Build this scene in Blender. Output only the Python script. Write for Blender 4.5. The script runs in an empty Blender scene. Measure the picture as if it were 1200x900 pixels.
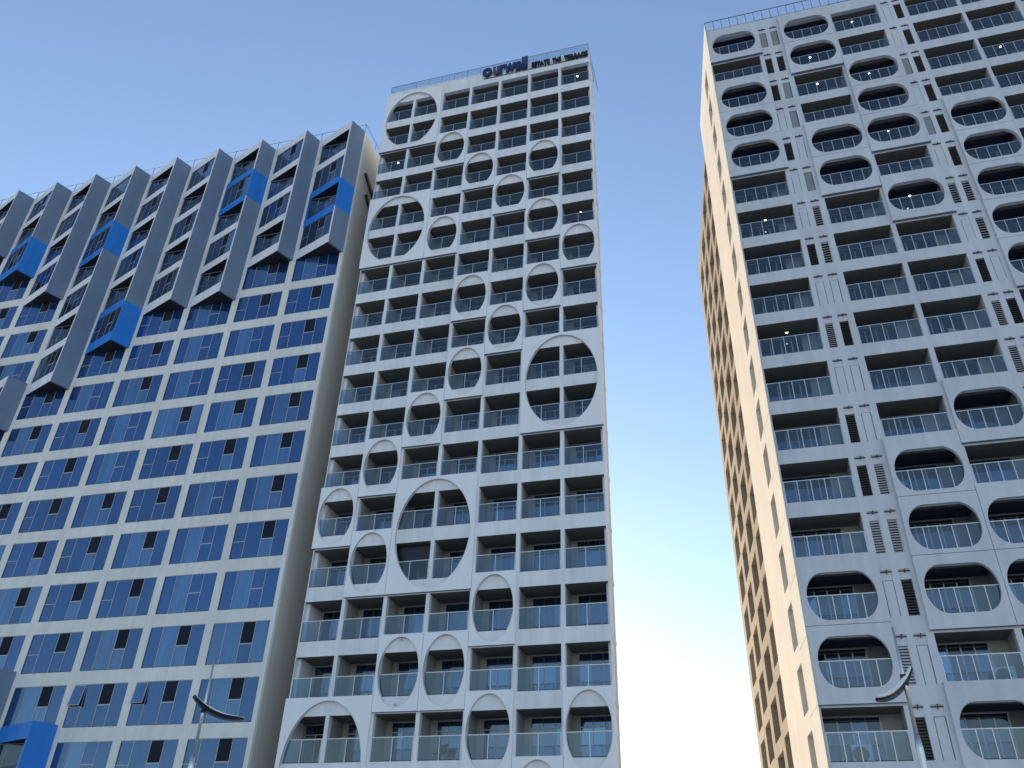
import bpy, bmesh, math, random
from math import radians as rad, sin, cos, pi, sqrt
from mathutils import Vector, Matrix
random.seed(7)

# ------------------------------------------------------------------ camera, sky, sun, exposure
scene = bpy.context.scene
col = scene.collection
CAM_Z = 1.6
F_PX, PITCH, ROLL = 983.5, rad(33.597), rad(1.8715)
cam_d = bpy.data.cameras.new("camera")
cam_d.sensor_fit = 'HORIZONTAL'; cam_d.sensor_width = 36.0
cam_d.lens = 36.0 * F_PX / 1200.0
cam_d.clip_start = 0.1; cam_d.clip_end = 8000
cam = bpy.data.objects.new("camera", cam_d); col.objects.link(cam)
_c, _s = cos(PITCH), sin(PITCH); _cr, _sr = cos(ROLL), sin(ROLL)
FW = Vector((0, _c, _s)); U0 = Vector((0, -_s, _c)); X0 = Vector((1, 0, 0))
RT = _cr * X0 + _sr * U0; UP = -_sr * X0 + _cr * U0
m = Matrix((RT, UP, -FW)).transposed().to_4x4(); m.translation = Vector((0, 0, CAM_Z))
cam.matrix_world = m
scene.camera = cam

SUN_EL, SUN_AZ = rad(13.0), rad(-9.0)          # azimuth from +Y towards +X
world = bpy.data.worlds.new("World"); scene.world = world; world.use_nodes = True
nt = world.node_tree; nt.nodes.clear()
sky = nt.nodes.new("ShaderNodeTexSky"); sky.sky_type = 'NISHITA'; sky.sun_disc = False
sky.sun_elevation = SUN_EL; sky.sun_rotation = SUN_AZ
sky.air_density = 1.3; sky.dust_density = 0.15; sky.ozone_density = 2.9; sky.altitude = 0
bg = nt.nodes.new("ShaderNodeBackground"); bg.inputs[1].default_value = 0.13
wo = nt.nodes.new("ShaderNodeOutputWorld")
wb_ = nt.nodes.new("ShaderNodeVectorMath"); wb_.operation = 'MULTIPLY'; wb_.inputs[1].default_value = (1.08, 0.955, 0.965)
nt.links.new(sky.outputs[0], wb_.inputs[0]); nt.links.new(wb_.outputs[0], bg.inputs[0]); nt.links.new(bg.outputs[0], wo.inputs[0])

sun_d = bpy.data.lights.new("sun", 'SUN'); sun_d.energy = 3.1; sun_d.angle = rad(0.5); sun_d.color = (1.0, 0.82, 0.60)
sun = bpy.data.objects.new("sun", sun_d); col.objects.link(sun)
sdir = Vector((sin(SUN_AZ) * cos(SUN_EL), cos(SUN_AZ) * cos(SUN_EL), sin(SUN_EL)))
sun.rotation_euler = sdir.to_track_quat('Z', 'Y').to_euler(); sun.location = sdir * 300

scene.view_settings.view_transform = 'Standard'; scene.view_settings.look = 'None'
scene.view_settings.gamma = 1.0; scene.view_settings.use_curve_mapping = False
scene.view_settings.exposure = 1.13
scene.cycles.max_bounces = 8; scene.cycles.transparent_max_bounces = 12
scene.cycles.diffuse_bounces = 5

# ------------------------------------------------------------------ materials
MATS = {}
def new_mat(name):
    mt = bpy.data.materials.new(name); mt.use_nodes = True; MATS[name] = mt
    return mt, mt.node_tree, mt.node_tree.nodes["Principled BSDF"]

def paint(name, c, rough=0.6, var=0.05, streak=0.06, scale=0.35, spec=0.35):
    """Painted surface: broad mottling, vertical rain streaks, fine grain."""
    mt, t, b = new_mat(name)
    geo = t.nodes.new("ShaderNodeNewGeometry")
    n1 = t.nodes.new("ShaderNodeTexNoise"); n1.inputs["Scale"].default_value = scale; n1.inputs["Detail"].default_value = 5
    mp = t.nodes.new("ShaderNodeMapping"); mp.inputs["Scale"].default_value = (2.6, 2.6, 0.12)
    n2 = t.nodes.new("ShaderNodeTexNoise"); n2.inputs["Scale"].default_value = 1.0; n2.inputs["Detail"].default_value = 6
    t.links.new(geo.outputs["Position"], n1.inputs["Vector"]); t.links.new(geo.outputs["Position"], mp.inputs["Vector"])
    t.links.new(mp.outputs[0], n2.inputs["Vector"])
    def rng(node, lo, hi, f0=0.3, f1=0.7):
        r = t.nodes.new("ShaderNodeMapRange"); r.inputs[1].default_value = f0; r.inputs[2].default_value = f1
        r.inputs[3].default_value = lo; r.inputs[4].default_value = hi
        t.links.new(node.outputs["Fac"], r.inputs[0]); return r
    a = rng(n1, 1 - var, 1 + var * 0.5); s = rng(n2, 1 - streak, 1.0)
    mul = t.nodes.new("ShaderNodeMath"); mul.operation = 'MULTIPLY'
    t.links.new(a.outputs[0], mul.inputs[0]); t.links.new(s.outputs[0], mul.inputs[1])
    vm = t.nodes.new("ShaderNodeVectorMath"); vm.operation = 'SCALE'; vm.inputs[0].default_value = c
    t.links.new(mul.outputs[0], vm.inputs["Scale"]); t.links.new(vm.outputs[0], b.inputs["Base Color"])
    b.inputs["Roughness"].default_value = rough; b.inputs["Specular IOR Level"].default_value = spec
    n3 = t.nodes.new("ShaderNodeTexNoise"); n3.inputs["Scale"].default_value = 30; t.links.new(geo.outputs["Position"], n3.inputs["Vector"])
    bp = t.nodes.new("ShaderNodeBump"); bp.inputs["Strength"].default_value = 0.12; bp.inputs["Distance"].default_value = 0.01
    t.links.new(n3.outputs["Fac"], bp.inputs["Height"]); t.links.new(bp.outputs[0], b.inputs["Normal"])
    return mt

def metal(name, c, rough=0.35, met=0.9):
    mt, t, b = new_mat(name)
    n = t.nodes.new("ShaderNodeTexNoise"); n.inputs["Scale"].default_value = 14
    r = t.nodes.new("ShaderNodeMapRange"); r.inputs[3].default_value = rough * 0.8; r.inputs[4].default_value = rough * 1.3
    t.links.new(n.outputs["Fac"], r.inputs[0]); t.links.new(r.outputs[0], b.inputs["Roughness"])
    b.inputs["Base Color"].default_value = (*c, 1); b.inputs["Metallic"].default_value = met
    return mt

def window_glass(name, base, tint, refl=0.35, var=0.3):
    """Coated window pane: dark room behind plus a tinted mirror reflection, a little wavy, tone differs per window."""
    mt, t, b = new_mat(name)
    out = t.nodes["Material Output"]
    oi = t.nodes.new("ShaderNodeObjectInfo")
    r = t.nodes.new("ShaderNodeMapRange"); r.inputs[3].default_value = 1 - var; r.inputs[4].default_value = 1 + var
    t.links.new(oi.outputs["Random"], r.inputs[0])
    geo = t.nodes.new("ShaderNodeNewGeometry")
    mp = t.nodes.new("ShaderNodeMapping"); mp.inputs["Scale"].default_value = (3.0, 3.0, 0.25)
    nz = t.nodes.new("ShaderNodeTexNoise"); nz.inputs["Scale"].default_value = 1.2; nz.inputs["Detail"].default_value = 3
    t.links.new(geo.outputs["Position"], mp.inputs["Vector"]); t.links.new(mp.outputs[0], nz.inputs["Vector"])
    r2 = t.nodes.new("ShaderNodeMapRange"); r2.inputs[1].default_value = 0.35; r2.inputs[2].default_value = 0.65
    r2.inputs[3].default_value = 0.82; r2.inputs[4].default_value = 1.18
    t.links.new(nz.outputs["Fac"], r2.inputs[0])
    mu = t.nodes.new("ShaderNodeMath"); mu.operation = 'MULTIPLY'
    t.links.new(r.outputs[0], mu.inputs[0]); t.links.new(r2.outputs[0], mu.inputs[1])
    vm = t.nodes.new("ShaderNodeVectorMath"); vm.operation = 'SCALE'; vm.inputs[0].default_value = base
    t.links.new(mu.outputs[0], vm.inputs["Scale"])
    b.inputs["Roughness"].default_value = 0.08; b.inputs["Specular IOR Level"].default_value = 0.5
    t.links.new(vm.outputs[0], b.inputs["Base Color"])
    gl = t.nodes.new("ShaderNodeBsdfGlossy"); gl.inputs["Roughness"].default_value = 0.015; gl.inputs["Color"].default_value = (*tint, 1)
    nb = t.nodes.new("ShaderNodeTexNoise"); nb.inputs["Scale"].default_value = 0.9
    t.links.new(geo.outputs["Position"], nb.inputs["Vector"])
    bp = t.nodes.new("ShaderNodeBump"); bp.inputs["Strength"].default_value = 0.25; bp.inputs["Distance"].default_value = 0.02
    t.links.new(nb.outputs["Fac"], bp.inputs["Height"]); t.links.new(bp.outputs[0], gl.inputs["Normal"])
    lw = t.nodes.new("ShaderNodeFresnel"); lw.inputs["IOR"].default_value = 1.5
    ad = t.nodes.new("ShaderNodeMath"); ad.operation = 'ADD'; ad.inputs[1].default_value = refl; ad.use_clamp = True
    t.links.new(lw.outputs[0], ad.inputs[0])
    mx = t.nodes.new("ShaderNodeMixShader")
    t.links.new(ad.outputs[0], mx.inputs[0]); t.links.new(b.outputs[0], mx.inputs[1]); t.links.new(gl.outputs[0], mx.inputs[2])
    t.links.new(mx.outputs[0], out.inputs[0])
    return mt

def clear_glass(name, tint, refl=0.06, body=0.12, bodycol=(0.3, 0.36, 0.4)):
    mt, t, b = new_mat(name)
    out = t.nodes["Material Output"]
    tr = t.nodes.new("ShaderNodeBsdfTransparent"); tr.inputs[0].default_value = (*tint, 1)
    b.inputs["Base Color"].default_value = (*bodycol, 1); b.inputs["Roughness"].default_value = 0.5
    m0 = t.nodes.new("ShaderNodeMixShader"); m0.inputs[0].default_value = body
    t.links.new(tr.outputs[0], m0.inputs[1]); t.links.new(b.outputs[0], m0.inputs[2])
    gl = t.nodes.new("ShaderNodeBsdfGlossy"); gl.inputs["Roughness"].default_value = 0.01
    fr = t.nodes.new("ShaderNodeFresnel"); geo_ = t.nodes.new("ShaderNodeNewGeometry")
    io = t.nodes.new("ShaderNodeMapRange"); io.inputs[3].default_value = 1.5; io.inputs[4].default_value = 1 / 1.5
    t.links.new(geo_.outputs["Backfacing"], io.inputs[0]); t.links.new(io.outputs[0], fr.inputs["IOR"])
    ad = t.nodes.new("ShaderNodeMath"); ad.operation = 'ADD'; ad.inputs[1].default_value = refl; ad.use_clamp = True
    t.links.new(fr.outputs[0], ad.inputs[0])
    m1 = t.nodes.new("ShaderNodeMixShader")
    t.links.new(ad.outputs[0], m1.inputs[0]); t.links.new(m0.outputs[0], m1.inputs[1]); t.links.new(gl.outputs[0], m1.inputs[2])
    t.links.new(m1.outputs[0], out.inputs[0])
    return mt

def emit(name, c, s):
    mt, t, b = new_mat(name)
    b.inputs["Emission Color"].default_value = (*c, 1); b.inputs["Emission Strength"].default_value = s
    return mt

WHITE = paint("white_facade_paint", (0.83, 0.835, 0.865), var=0.09, streak=0.14)
WHITE2 = paint("white_panel_paint", (0.84, 0.845, 0.875), var=0.03, streak=0.05)
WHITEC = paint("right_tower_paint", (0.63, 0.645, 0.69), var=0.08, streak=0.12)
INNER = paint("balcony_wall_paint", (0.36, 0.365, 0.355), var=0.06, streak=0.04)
INNERD = paint("shaded_balcony_wall", (0.20, 0.205, 0.22), var=0.06, streak=0.04)  # darker copy of the balcony wall: shade behind oval panels put into colour
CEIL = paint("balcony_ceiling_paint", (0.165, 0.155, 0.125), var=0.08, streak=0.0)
GREYW = paint("pale_grey_render", (0.77, 0.765, 0.735), var=0.08, streak=0.13)
GREYD = paint("grey_cladding_and_edge_shade", (0.175, 0.235, 0.335), var=0.05, streak=0.08)
SIDEA = paint("side_wall_render", (0.55, 0.53, 0.48), var=0.06, streak=0.08)
CEILN = paint("shaded_navy_ceiling", (0.035, 0.038, 0.06), var=0.1, streak=0.0)  # shade of the recess behind oval panels, painted into the ceiling
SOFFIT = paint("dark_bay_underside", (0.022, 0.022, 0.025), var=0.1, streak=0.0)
BLUE = paint("bright_blue_cladding", (0.018, 0.21, 0.70), rough=0.45, var=0.06, streak=0.12)
CREAM = paint("cream_side_render", (0.78, 0.74, 0.66), rough=0.95, var=0.05, streak=0.08, spec=0.04)
TAN = paint("dimmed_tan_wing_render", (0.42, 0.36, 0.28), rough=0.95, var=0.07, streak=0.1, spec=0.04)  # the wing's weaker sunlight is put into this darker tan
TANIN = paint("wing_recess_render", (0.34, 0.29, 0.22), rough=0.95, var=0.1, streak=0.1, spec=0.04)
DARK = paint("dark_gap", (0.03, 0.03, 0.033), var=0.2, streak=0.0)
LOUVD = paint("brown_grey_louvre", (0.10, 0.095, 0.09), var=0.1, streak=0.05)
LOUVP = paint("pale_louvre", (0.62, 0.63, 0.64), var=0.05, streak=0.05)
LOUVG = paint("grey_louvre", (0.26, 0.28, 0.29), var=0.08, streak=0.05)
CONC = paint("roof_concrete", (0.36, 0.355, 0.34), var=0.1, streak=0.0)
ALU = metal("brushed_rail_metal", (0.50, 0.51, 0.53), 0.4)
FRAME = metal("window_frame_metal", (0.36, 0.38, 0.40), 0.45, 0.4)
DFRAME = metal("dark_frame_metal", (0.05, 0.055, 0.06), 0.5, 0.3)
RAILD = metal("dark_rail_metal", (0.12, 0.14, 0.17), 0.5, 0.4)
GA = window_glass("blue_window_glass", (0.006, 0.032, 0.115), (0.22, 0.50, 1.0), 0.09)
GA2 = window_glass("curtained_window_glass", (0.035, 0.095, 0.21), (0.33, 0.60, 1.0), 0.10)
GA3 = paint("insect_screen", (0.022, 0.026, 0.042), rough=0.9, var=0.2, streak=0.0, spec=0.05)
GD = window_glass("balcony_door_glass", (0.010, 0.015, 0.03), (0.36, 0.62, 1.0), 0.08)
GD2 = window_glass("curtained_door_glass", (0.12, 0.16, 0.21), (0.5, 0.7, 1.0), 0.03)
GD3 = window_glass("dim_door_glass", (0.025, 0.04, 0.075), (0.40, 0.66, 1.0), 0.16)
GDC = window_glass("dark_door_glass", (0.007, 0.012, 0.024), (0.30, 0.52, 0.85), 0.0)
GDC2 = window_glass("navy_door_glass", (0.012, 0.022, 0.05), (0.34, 0.58, 0.95), 0.04)
GAB = window_glass("bay_window_glass", (0.006, 0.012, 0.028), (0.26, 0.44, 0.75), 0.04)
GAB2 = window_glass("pale_bay_window_glass", (0.02, 0.04, 0.08), (0.30, 0.50, 0.80), 0.08)
GW = paint("brown_tinted_pane", (0.06, 0.048, 0.036), rough=0.7, var=0.2, streak=0.2, spec=0.05)
GWP = paint("pale_screened_pane", (0.38, 0.355, 0.31), rough=0.8, var=0.15, streak=0.15, spec=0.05)
RGLASS = clear_glass("railing_glass", (0.74, 0.84, 0.92), 0.015, 0.0, (0.22, 0.30, 0.38))
PGLASS = clear_glass("parapet_glass", (0.86, 0.93, 0.97), 0.05, 0.08)
LAMP = emit("ceiling_lamp_light", (1.0, 0.93, 0.8), 8.0)
SIGNB = paint("navy_sign_letters", (0.012, 0.025, 0.10), rough=0.4, streak=0)
SIGNR = paint("dull_red_sign_letter", (0.10, 0.045, 0.09), rough=0.4, streak=0)
SIGNK = paint("near_black_sign_letters", (0.02, 0.022, 0.035), rough=0.4, streak=0)
SIGNW = paint("dark_brown_sign", (0.035, 0.018, 0.017), rough=0.5, streak=0)
POLE = metal("silver_pole_metal", (0.62, 0.60, 0.57), 0.3, 0.85)
LAMPK = paint("black_lamp_housing", (0.012, 0.016, 0.03), rough=0.35, streak=0)
LAMPW = paint("white_lamp_trim", (0.8, 0.8, 0.78), rough=0.4, streak=0)
ACW = paint("white_appliance_shell", (0.7, 0.7, 0.68), rough=0.4, streak=0.1)
FABRIC = paint("curtain_cloth", (0.5, 0.5, 0.48), rough=0.9, streak=0.1)

# ------------------------------------------------------------------ mesh helpers
class MB:
    def __init__(s): s.v = []; s.f = []; s.mi = []; s.mats = []; s.smooth = []
    def slot(s, mt):
        if mt not in s.mats: s.mats.append(mt)
        return s.mats.index(mt)
    def poly(s, pts, mt, sm=False):
        n = len(s.v); s.v += [tuple(p) for p in pts]; s.f.append(tuple(range(n, n + len(pts)))); s.mi.append(s.slot(mt)); s.smooth.append(sm)
    def box(s, x0, x1, y0, y1, z0, z1, mt, M=None, caps=None):
        P = [(x0,y0,z0),(x1,y0,z0),(x1,y1,z0),(x0,y1,z0),(x0,y0,z1),(x1,y0,z1),(x1,y1,z1),(x0,y1,z1)]
        if M is not None: P = [M @ Vector(p) for p in P]
        n = len(s.v); s.v += [tuple(p) for p in P]; k = s.slot(mt)
        for q in ((0,3,2,1),(4,5,6,7),(0,1,5,4),(1,2,6,5),(2,3,7,6),(3,0,4,7)):
            s.f.append(tuple(n + i for i in q)); s.mi.append(k); s.smooth.append(False)
        if caps:                      # {'bottom': mat, ...}
            o = {'bottom': 6, 'top': 5, 'front': 4, 'right': 3, 'back': 2, 'left': 1}
            for c, mm in caps.items(): s.mi[-o[c]] = s.slot(mm)
    def prism(s, plan, z0, z1, mt, side=None, bottom=None):
        a = [(x, y, z0) for x, y in plan]; b = [(x, y, z1) for x, y in plan]; n = len(plan)
        s.poly(list(reversed(a)), bottom or mt); s.poly(b, mt)
        for i in range(n):
            j = (i + 1) % n
            s.poly([a[i], a[j], b[j], b[i]], (side or {}).get(i, mt))
    def tube(s, pts, radii, mt, n=10, caps=True):
        rings = []
        pts = [Vector(p) for p in pts]
        for i, p in enumerate(pts):
            d = (pts[min(i + 1, len(pts) - 1)] - pts[max(i - 1, 0)]).normalized()
            a = d.orthogonal().normalized() if i == 0 else (rings_a - d * rings_a.dot(d)).normalized()
            rings_a = a; b = d.cross(a); r = radii[i] if isinstance(radii, (list, tuple)) else radii
            k = len(s.v); s.v += [tuple(p + (a * cos(2*pi*j/n) + b * sin(2*pi*j/n)) * r) for j in range(n)]; rings.append(k)
        sl = s.slot(mt)
        for u, w in zip(rings, rings[1:]):
            for j in range(n):
                s.f.append((u + j, u + (j+1) % n, w + (j+1) % n, w + j)); s.mi.append(sl); s.smooth.append(True)
        if caps:
            s.f.append(tuple(reversed(range(rings[0], rings[0] + n)))); s.mi.append(sl); s.smooth.append(False)
            s.f.append(tuple(range(rings[-1], rings[-1] + n))); s.mi.append(sl); s.smooth.append(False)
    def mesh(s, name):
        me = bpy.data.meshes.new(name); me.from_pydata(s.v, [], s.f)
        for mt in s.mats: me.materials.append(mt)
        me.polygons.foreach_set("material_index", s.mi); me.polygons.foreach_set("use_smooth", s.smooth)
        me.update(); return me
    def build(s, name, parent=None, loc=None):
        return link(name, s.mesh(name), parent, loc)

def link(name, me, parent=None, loc=None):
    o = bpy.data.objects.new(name, me); col.objects.link(o)
    if parent is not None: o.parent = parent
    if loc is not None: o.location = loc
    return o
def copy(o, parent, loc=None):
    c = o.copy(); col.objects.link(c); c.parent = parent
    if loc is not None: c.location = loc
    return c
def tag(o, label, cat, group=None):
    o["label"] = label; o["category"] = cat
    if group: o["group"] = group
def empty(name, loc, rz=0):
    o = bpy.data.objects.new(name, None); col.objects.link(o); o.location = loc; o.rotation_euler = (0, 0, rz); return o

def holed_panel(mb, x0, x1, z0, z1, cx, cz, shape, y0, y1, mt, mt_in, N=72):
    """Rectangular slab between y0 (front) and y1 with a hole; shape(a) gives the hole outline for angle a."""
    jt = .012                                   # open joint between neighbouring panels
    x0 += jt; x1 -= jt; z0 += jt; z1 -= jt
    corners = [(x1, z1), (x0, z1), (x0, z0), (x1, z0)]
    angs = [2 * pi * i / N for i in range(N)]
    hole = [shape(a) for a in angs]
    def hit(dx, dz):
        ts = []
        if dx > 1e-9: ts.append((x1 - cx) / dx)
        if dx < -1e-9: ts.append((x0 - cx) / dx)
        if dz > 1e-9: ts.append((z1 - cz) / dz)
        if dz < -1e-9: ts.append((z0 - cz) / dz)
        t = min(ts); return (cx + dx * t, cz + dz * t)
    rim = [hit(hx - cx, hz - cz) for hx, hz in hole]
    ca = sorted([(math.atan2(z - cz, x - cx) % (2*pi), (x, z)) for x, z in corners])
    ra = [math.atan2(z - cz, x - cx) % (2*pi) for x, z in rim]
    for i in range(N):
        j = (i + 1) % N
        a0, a1 = ra[i], ra[j] if j else 2 * pi
        mid = [p for a, p in ca if a0 + 1e-6 < a < a1 - 1e-6]
        for y, flip in ((y0, False), (y1, True)):
            P = [(hole[i][0], y, hole[i][1]), (rim[i][0], y, rim[i][1])] + [(p[0], y, p[1]) for p in mid] + [(rim[j][0], y, rim[j][1]), (hole[j][0], y, hole[j][1])]
            if flip: P.reverse()
            mb.poly(P, mt)
        mb.poly([(hole[i][0], y1, hole[i][1]), (hole[i][0], y0, hole[i][1]), (hole[j][0], y0, hole[j][1]), (hole[j][0], y1, hole[j][1])], mt_in, True)
    for (xa, za), (xb, zb) in ((corners[0], corners[1]), (corners[1], corners[2]), (corners[2], corners[3]), (corners[3], corners[0])):
        mb.poly([(xa, y0, za), (xb, y0, zb), (xb, y1, zb), (xa, y1, za)], GREYD if za == zb == z0 else mt)  # bottom edge coloured darker, painting in the shadow under the panel

def px_in_frame(P, margin=40):
    d = P - Vector((0, 0, CAM_Z)); z = d.dot(FW)
    if z <= 0: return False
    u = 600 + F_PX * d.dot(RT) / z; v = 450 - F_PX * d.dot(UP) / z
    return -margin < u < 1200 + margin and -margin < v < 900 + margin
def px_ray(px, py):
    return (FW + RT * ((px - 600) / F_PX) - UP * ((py - 450) / F_PX)).normalized()

H = 3.0
# ------------------------------------------------------------------ ground
def sheet(name, x0, x1, y0, y1, z, mt, h=None):
    mb = MB()
    if h: mb.box(x0, x1, y0, y1, z, z + h, mt)
    else: mb.poly([(x0, y0, z), (x1, y0, z), (x1, y1, z), (x0, y1, z)], mt)
    o = mb.build(name); o["kind"] = "structure"; return o
GROUND = paint("plaza_ground", (0.56, 0.545, 0.52), rough=0.85, var=0.12, streak=0.0, scale=0.2)
ASPH = paint("asphalt", (0.05, 0.05, 0.052), rough=0.9, var=0.2, streak=0.0)
PAVE = paint("pavement_slabs", (0.55, 0.54, 0.52), rough=0.85, var=0.1, streak=0.0)
sheet("ground", -3000, 3000, -3000, 3000, 0.0, GROUND)
sheet("road", -400, 400, -16.0, -6.0, 0.004, ASPH)
sheet("pavement", -400, 400, -6.0, 27.0, 0.0, PAVE, 0.14)
mb = MB()
for k in range(-40, 40): mb.poly([(k*6, -11.1, .008), (k*6 + 3, -11.1, .008), (k*6 + 3, -10.95, .008), (k*6, -10.95, .008)], LAMPW)
o = mb.build("road_marking"); o["kind"] = "structure"

# ------------------------------------------------------------------ balcony kit (shared by the two white towers)
def balcony_mesh(w, h, d, ceil=None):
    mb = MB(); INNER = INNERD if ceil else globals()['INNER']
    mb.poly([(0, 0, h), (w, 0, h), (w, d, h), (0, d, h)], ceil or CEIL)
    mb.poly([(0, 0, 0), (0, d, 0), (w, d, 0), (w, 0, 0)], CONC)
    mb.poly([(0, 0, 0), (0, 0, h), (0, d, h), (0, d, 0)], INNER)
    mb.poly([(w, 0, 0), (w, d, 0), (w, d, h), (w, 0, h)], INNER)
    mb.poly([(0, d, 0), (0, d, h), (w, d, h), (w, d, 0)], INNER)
    # downstand beam and light fitting rose, extractor grille
    return mb.mesh("balcony")
def railing_mesh(w, hh, posts, y=0.0):
    mb = MB()
    mb.box(0.02, w - 0.02, y + 0.02, y + 0.032, 0.05, hh - 0.05, RGLASS)
    mb.box(0.0, w, y, y + 0.05, hh - 0.045, hh, ALU)
    mb.box(0.0, w, y + 0.012, y + 0.04, 0.0, 0.05, DFRAME)
    for k in range(posts):
        x = 0.03 + (w - 0.06) * k / (posts - 1)
        mb.box(x - 0.02, x + 0.02, y - 0.03, y + 0.018, 0.0, hh - 0.045, ALU)
    return mb.mesh("railing")
def door_mesh(x0, x1, h, d, kinds, dark=False):
    mb = MB(); n = len(kinds); pw = (x1 - x0) / n; g = {0: GDC, 1: GD3, 2: GDC2} if dark else {0: GD, 1: GD2, 2: GD3}
    y = d - 0.06; top = h - 0.06
    mb.box(x0 - .05, x1 + .05, y - .01, y + .055, top - .05, top, FRAME)
    mb.box(x0 - .05, x0, y - .01, y + .055, 0.0, top - .05, FRAME); mb.box(x1, x1 + .05, y - .01, y + .055, 0.0, top - .05, FRAME)
    tr = top - (0.5 if not dark else .2)
    mb.box(x0, x1, y - .004, y + .05, tr - .025, tr + .025, DFRAME if dark else FRAME)
    for k, kd in enumerate(kinds):
        a, b = x0 + pw * k, x0 + pw * (k + 1)
        mb.box(a, a + .03, y - .006, y + .045, 0.02, tr - .025, FRAME); mb.box(b - .03, b, y - .006, y + .045, 0.02, tr - .025, FRAME)
        mb.poly([(a + .03, y + .02, .02), (b - .03, y + .02, .02), (b - .03, y + .02, tr - .025), (a + .03, y + .02, tr - .025)], g[kd])
        mb.poly([(a + .01, y + .02, tr + .025), (b - .01, y + .02, tr + .025), (b - .01, y + .02, top - .05), (a + .01, y + .02, top - .05)], g[0])
    return mb.mesh("sliding_door")
def lamp_mesh(w, h, d):
    mb = MB(); n = 16; cx, cy, r = w * .5, d * .55, .06
    mb.poly([(cx + r*cos(-2*pi*i/n), cy + r*sin(-2*pi*i/n), h - .05) for i in range(n)], LAMP)
    for i in range(n):
        a, b = 2*pi*i/n, 2*pi*(i+1)/n
        mb.poly([(cx + r*cos(a), cy + r*sin(a), h - .05), (cx + r*cos(b), cy + r*sin(b), h - .05), (cx + r*cos(b), cy + r*sin(b), h - .002), (cx + r*cos(a), cy + r*sin(a), h - .002)], LAMPW)
    return mb.mesh("ceiling_lamp")
def join_copies(items, name, parent):
    """items: (mesh, location) -> one mesh object under parent"""
    bm = bmesh.new(); mats = []
    for me, loc in items:
        n0 = len(bm.verts); f0 = len(bm.faces)
        bm.from_mesh(me); bm.verts.ensure_lookup_table(); bm.faces.ensure_lookup_table()
        for v in bm.verts[n0:]: v.co += Vector(loc)
        ids = []
        for mt in me.materials:
            if mt not in mats: mats.append(mt)
            ids.append(mats.index(mt))
        for f in bm.faces[f0:]: f.material_index = ids[f.material_index]
    me = bpy.data.meshes.new(name); bm.to_mesh(me); bm.free()
    for mt in mats: me.materials.append(mt)
    return link(name, me, parent)

# ================================================================== tower with round openings (centre)
BW, BZ, BYAW = 2.4253, 60.202 + CAM_Z, -0.2878
bldB = empty("apartment_tower", (-11.039, 45.217, 0.0), BYAW)
tag(bldB, "narrow white apartment tower with elliptical openings and a rooftop sign, standing in the middle", "building")
def bz(v): return BZ - v * H
E0 = 0.043 * BW; XR = 7 * BW; VO = 0.728
fb = MB()
NB = 18; TH = 0.30
xl, xr = 0.07, XR - 0.05
for r in range(1, NB + 1):
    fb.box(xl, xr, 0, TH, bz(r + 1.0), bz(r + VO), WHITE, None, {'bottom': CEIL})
    xs = [xl] + [v for i in range(7) for v in (i * BW + E0, (i + 1) * BW - E0)] + [xr]
    for a, b in zip(xs[0::2], xs[1::2]):
        fb.box(a, b, 0, TH, bz(r + VO), bz(r), WHITE)
fb.box(xl, xr, 0, TH, bz(1.0), bz(0.54), WHITE)
fb.box(xl - .0, xr + .0, -0.03, TH + .05, bz(0.54), bz(0.515), WHITE2)
fb.box(xl, xr, 0, TH, 0.0, bz(NB + 1.0), WHITE)
fb.build("facade_frame", bldB)
wb = MB()
BD = 1.65
wb.box(xl, xl + .2, TH, BD + .3, 0, bz(1.0), WHITE); wb.box(xr - .2, xr, TH, BD - .2, 0, bz(1.0), WHITE)
wb.box(xl + .01, xr - 1.2, BD + .3, 4.0, 0, bz(0.75), WHITE); wb.box(xl + .01, xr - 4.0, 4.0, 16.0, 0, bz(0.75), WHITE)
for r in range(1, NB + 1):   # little service ledges down the thin right flank
    wb.box(xr, xr + .05, .55, BD - .35, bz(r + .96), bz(r + .88), GREYW)
wb.box(xr, xr + .045, .9, 1.05, 3.0, bz(1.2), GREYW)
wb.box(xl + .01, xr - .01, TH, BD + .3, bz(1.0) + .012, bz(0.75) - .004, CONC)
wb.build("wall", bldB)

singles = [(2,3),(3,4),(5,4),(4,5),(2,6),(5,6),(6,7),(3,8),(5,8),(4,9),(3,10),(2,11),(1,12),(0,13),(1,14),(4,15),(2,16),(3,16),(4,17),(6,17),(5,18)]
doubles = [(0,1),(0,5),(5,10),(2,13),(0,17)]
TP = 0.17
def ell(cx, cz, a, b, N=72): return lambda t: (cx + a * cos(t), cz + b * sin(t))
def rim_ring(mb, cx, cz, a, b, y, mt, wd=0.05, N=72):
    """slim raised metal lip round the hole"""
    for i in range(N):
        t0, t1 = 2*pi*i/N, 2*pi*(i+1)/N
        P = [[(cx + (a + s) * cos(t), y2, cz + (b + s) * sin(t)) for t in (t0, t1)] for s, y2 in ((0.0, y), (wd, y), (wd, y + .03))]
        if wd <= 0: continue
        mb.poly([P[0][0], P[0][1], P[1][1], P[1][0]][::-1], mt, True); mb.poly([P[1][0], P[1][1], P[2][1], P[2][0]][::-1], mt, True)
        Q = [[(cx + a * cos(t), yy, cz + b * sin(t)) for t in (t0, t1)] for yy in (y, y + .1)]
        mb.poly([Q[0][0], Q[0][1], Q[1][1], Q[1][0]], mt, True)
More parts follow.
